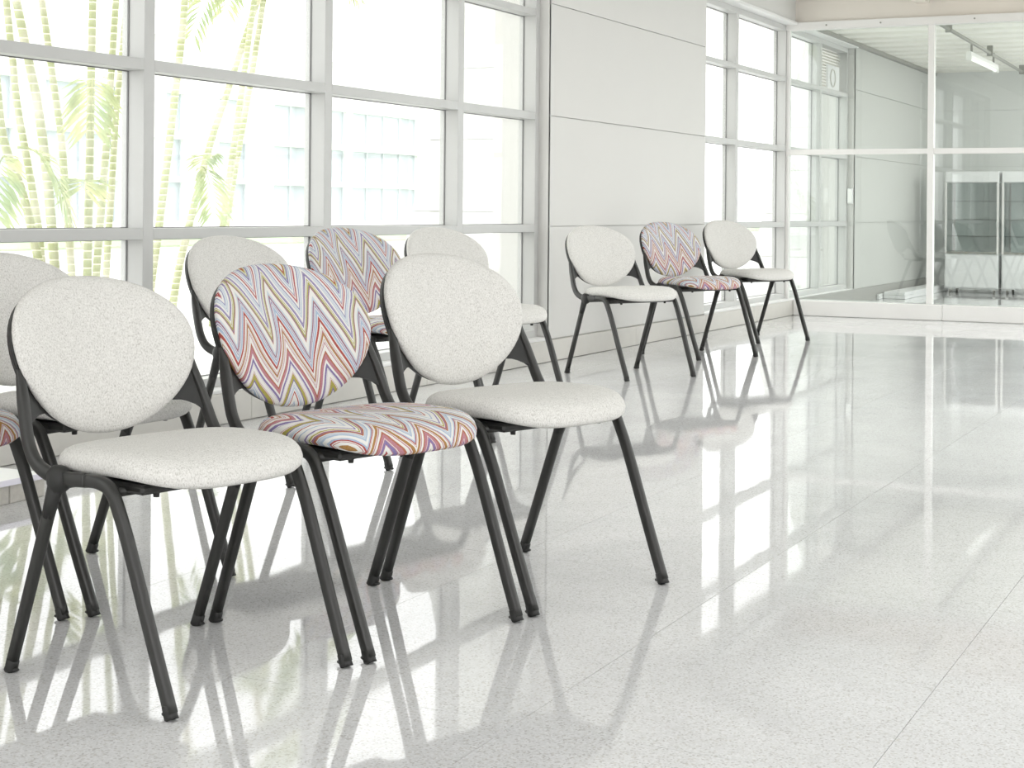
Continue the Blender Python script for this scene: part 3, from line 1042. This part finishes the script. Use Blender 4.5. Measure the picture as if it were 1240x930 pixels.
def make_chair(zig):
    c = empty('side_chair')
    seat = link_mesh('seat', *cushion_seat(), M_ZIGS if zig else M_TWEED, c, True)
    # black pan under the cushion
    v, f = box_data(-0.200, 0.200, -0.120, 0.180, 0.398, 0.418, 0.006)
    link_mesh('seat_pan', v, f, M_PLASTIC, c)
    bk = link_mesh('backrest', *cushion_back(), M_ZIGB if zig else M_TWEED, c, True)
    link_mesh('back_shell', *join([shell_back(), wing(1), wing(-1)]), M_PLASTIC, c, False)
    for sx in (-1, 1):
        # upright: from the shell down the rear bend and forward along the seat
        up = catmull([(sx * 0.221, 0.256, 0.618), (sx * 0.224, 0.248, 0.590), (sx * 0.230, 0.2300, 0.545), (sx * 0.236, 0.211, 0.500), (sx * 0.239, 0.195, 0.467), (sx * 0.240, 0.171, 0.438), (sx * 0.239, 0.136, 0.421), (sx * 0.239, 0.090, 0.415), (sx * 0.238, 0.0, 0.420)], 5)
        n = len(up)
        A_ = [0.004 + 0.0105 * min(1, i / 9) for i in range(n)]
        v, f = tube_data(up, A_, 0.0095, side=(1, 0, 0), n=16, power=3.4)
        link_mesh('upright', v, f, M_BLACK, c, True)
        # front leg with its bend under the seat
        fl_ = catmull([(sx * 0.238, 0.0, 0.420), (sx * 0.238, -0.040, 0.420), (sx * 0.237, -0.074, 0.407), (sx * 0.236, -0.098, 0.368), (sx * 0.2345, -0.130, 0.300), (sx * 0.2315, -0.190, 0.152), (sx * 0.2284, -0.2480, 0.012)], 5)
        v, f = tube_data(fl_, 0.0135, 0.0105, side=(1, 0, 0), n=16, power=3.4)
        lg = link_mesh('leg', v, f, M_BLACK, c, True)
        foot(lg, Vector((sx * 0.2284, -0.2505, 0)), Vector((0, -0.38, -1)).normalized(), -sx, 1)
        # rear leg
        rl = [(sx * 0.243, 0.100, 0.398), (sx * 0.243, 0.130, 0.318), (sx * 0.243, 0.190, 0.160), (sx * 0.2428, 0.247, 0.012)]
        v, f = tube_data(rl, [0.015, 0.0135, 0.013, 0.0125], 0.010, side=(1, 0, 0), n=16, power=3.4)
        lr = link_mesh('leg', v, f, M_BLACK, c, True)
        foot(lr, Vector((sx * 0.2428, 0.250, 0)), Vector((0, 0.38, -1)).normalized(), -sx, -1)
        # hub: rounded knuckle that clamps rear leg and frame
        prof = [(-0.014, 0.022), (-0.004, 0.026), (0.008, 0.027), (0.015, 0.024), (0.019, 0.015), (0.0205, 0.004)]
        path = [Vector((sx * (0.238 + q[0]), 0.093, 0.412)) for q in prof]
        v, f = tube_data(path, [q[1] for q in prof], [q[1] * 1.1 for q in prof], side=(0, 0, 1), n=16)
        hb = link_mesh('hub', v, f, M_PLASTIC, c, True)
        v, f = tube_data([(sx * 0.243, 0.096, 0.405), (sx * 0.243, 0.112, 0.366), (sx * 0.243, 0.124, 0.334)], [0.019, 0.0165, 0.0145], [0.0135, 0.0125, 0.0115], side=(1, 0, 0), n=12, power=2.4)
        link_mesh('sleeve', v, f, M_PLASTIC, hb, True)
    # cross tubes that tie the two sides and carry the pan
    for yy, zz in ((0.085, 0.403), (-0.060, 0.401)):
        v, f = tube_data([(-0.232, yy, zz), (0.232, yy, zz)], 0.010, 0.010, side=(0, 0, 1), n=10)
        link_mesh('cross_tube', v, f, M_BLACK, c, True)
    for xx in (-0.15, 0.15):
        v, f = tube_data([(xx, -0.100, 0.399), (xx, -0.100, 0.388)], [0.007, 0.006], [0.007, 0.006], side=(1, 0, 0), n=8)
        link_mesh('bumper', v, f, M_PLASTIC, c, True)
    return c


def foot(leg, base, d, inward, fr):
    """plastic shoe on the end of a leg with a little spur to the inside"""
    p0 = base + Vector((0, 0, 0.001))
    top = base - d * (0.030)
    path = [top, base - d * 0.028, base - d * 0.008, p0]
    v, f = tube_data(path, [0.0130, 0.0145, 0.0147, 0.0155], [0.0105, 0.0118, 0.0118, 0.0122], side=(1, 0, 0), n=12, power=2.4)
    # flatten the sole
    v = [Vector((q[0], q[1], max(q[2], 0.0006))) for q in v]
    s0 = base + Vector((0, fr * 0.006, 0.007))
    s1 = base + Vector((0, fr * 0.026, 0.008))
    sv_, sf_ = tube_data([s0, s0.lerp(s1, 0.5), s1], [0.006, 0.005, 0.003], [0.009, 0.007, 0.004], side=(1, 0, 0), n=8)
    link_mesh('foot_cap', *join([(v, f), (sv_, sf_)]), M_PLASTIC, leg, True)


white = make_chair(False)
zigz = make_chair(True)
CH = [  # kind, x, y, rotation, scale, label, group
    ('w', 2.640, 2.062, -12.8, 0.994, 'white tweed side chair, nearest of all, at the left end of the front row', 'front row of chairs'),
    ('z', 3.145, 1.924, -15.5, 1.014, 'zigzag patterned side chair, largest of the patterned ones, in the middle of the front row', 'front row of chairs'),
    ('w', 3.669, 1.776, -18.6, 1.036, 'white tweed side chair at the right end of the front row', 'front row of chairs'),
    ('z', 2.598, 2.803, -2.1, 1.01, 'zigzag patterned side chair cut off by the left picture edge', 'second row of chairs'),
    ('w', 3.135, 2.741, -4.8, 1.032, 'white tweed side chair at the left edge, right behind the nearest white chair', 'second row of chairs'),
    ('w', 4.815, 3.28, -13.0, 1.054, 'white tweed side chair by the window, behind the largest zigzag chair', 'third row of chairs by the window'),
    ('z', 5.61, 3.28, -16.3, 1.085, 'zigzag patterned side chair by the window, between two white chairs of the third row', 'third row of chairs by the window'),
    ('w', 6.50, 3.34, -18.5, 1.08, 'white tweed side chair by the window, mostly hidden by the front row right chair', 'third row of chairs by the window'),
    ('w', 8.589, 3.494, -28.5, 1.076, 'white tweed side chair before the pier, left of the far zigzag chair', 'far row of chairs along the pier'),
    ('z', 9.976, 3.572, -28.1, 1.096, 'zigzag patterned side chair in the far row before the pier', 'far row of chairs along the pier'),
    ('w', 11.452, 3.649, -28.2, 1.108, 'white tweed side chair farthest away, nearest the glass partition', 'far row of chairs along the pier'),
]
used = set()
for kind, x, y, rz, s, lab, grp in CH:
    src = white if kind == 'w' else zigz
    o = src if kind not in used else copy_tree(src)
    used.add(kind)
    o.location = (x, y, 0)
    o.rotation_euler = (0, 0, radians(rz))
    o.scale = (s, s, s)
    tag(o, lab, 'chair', grp)
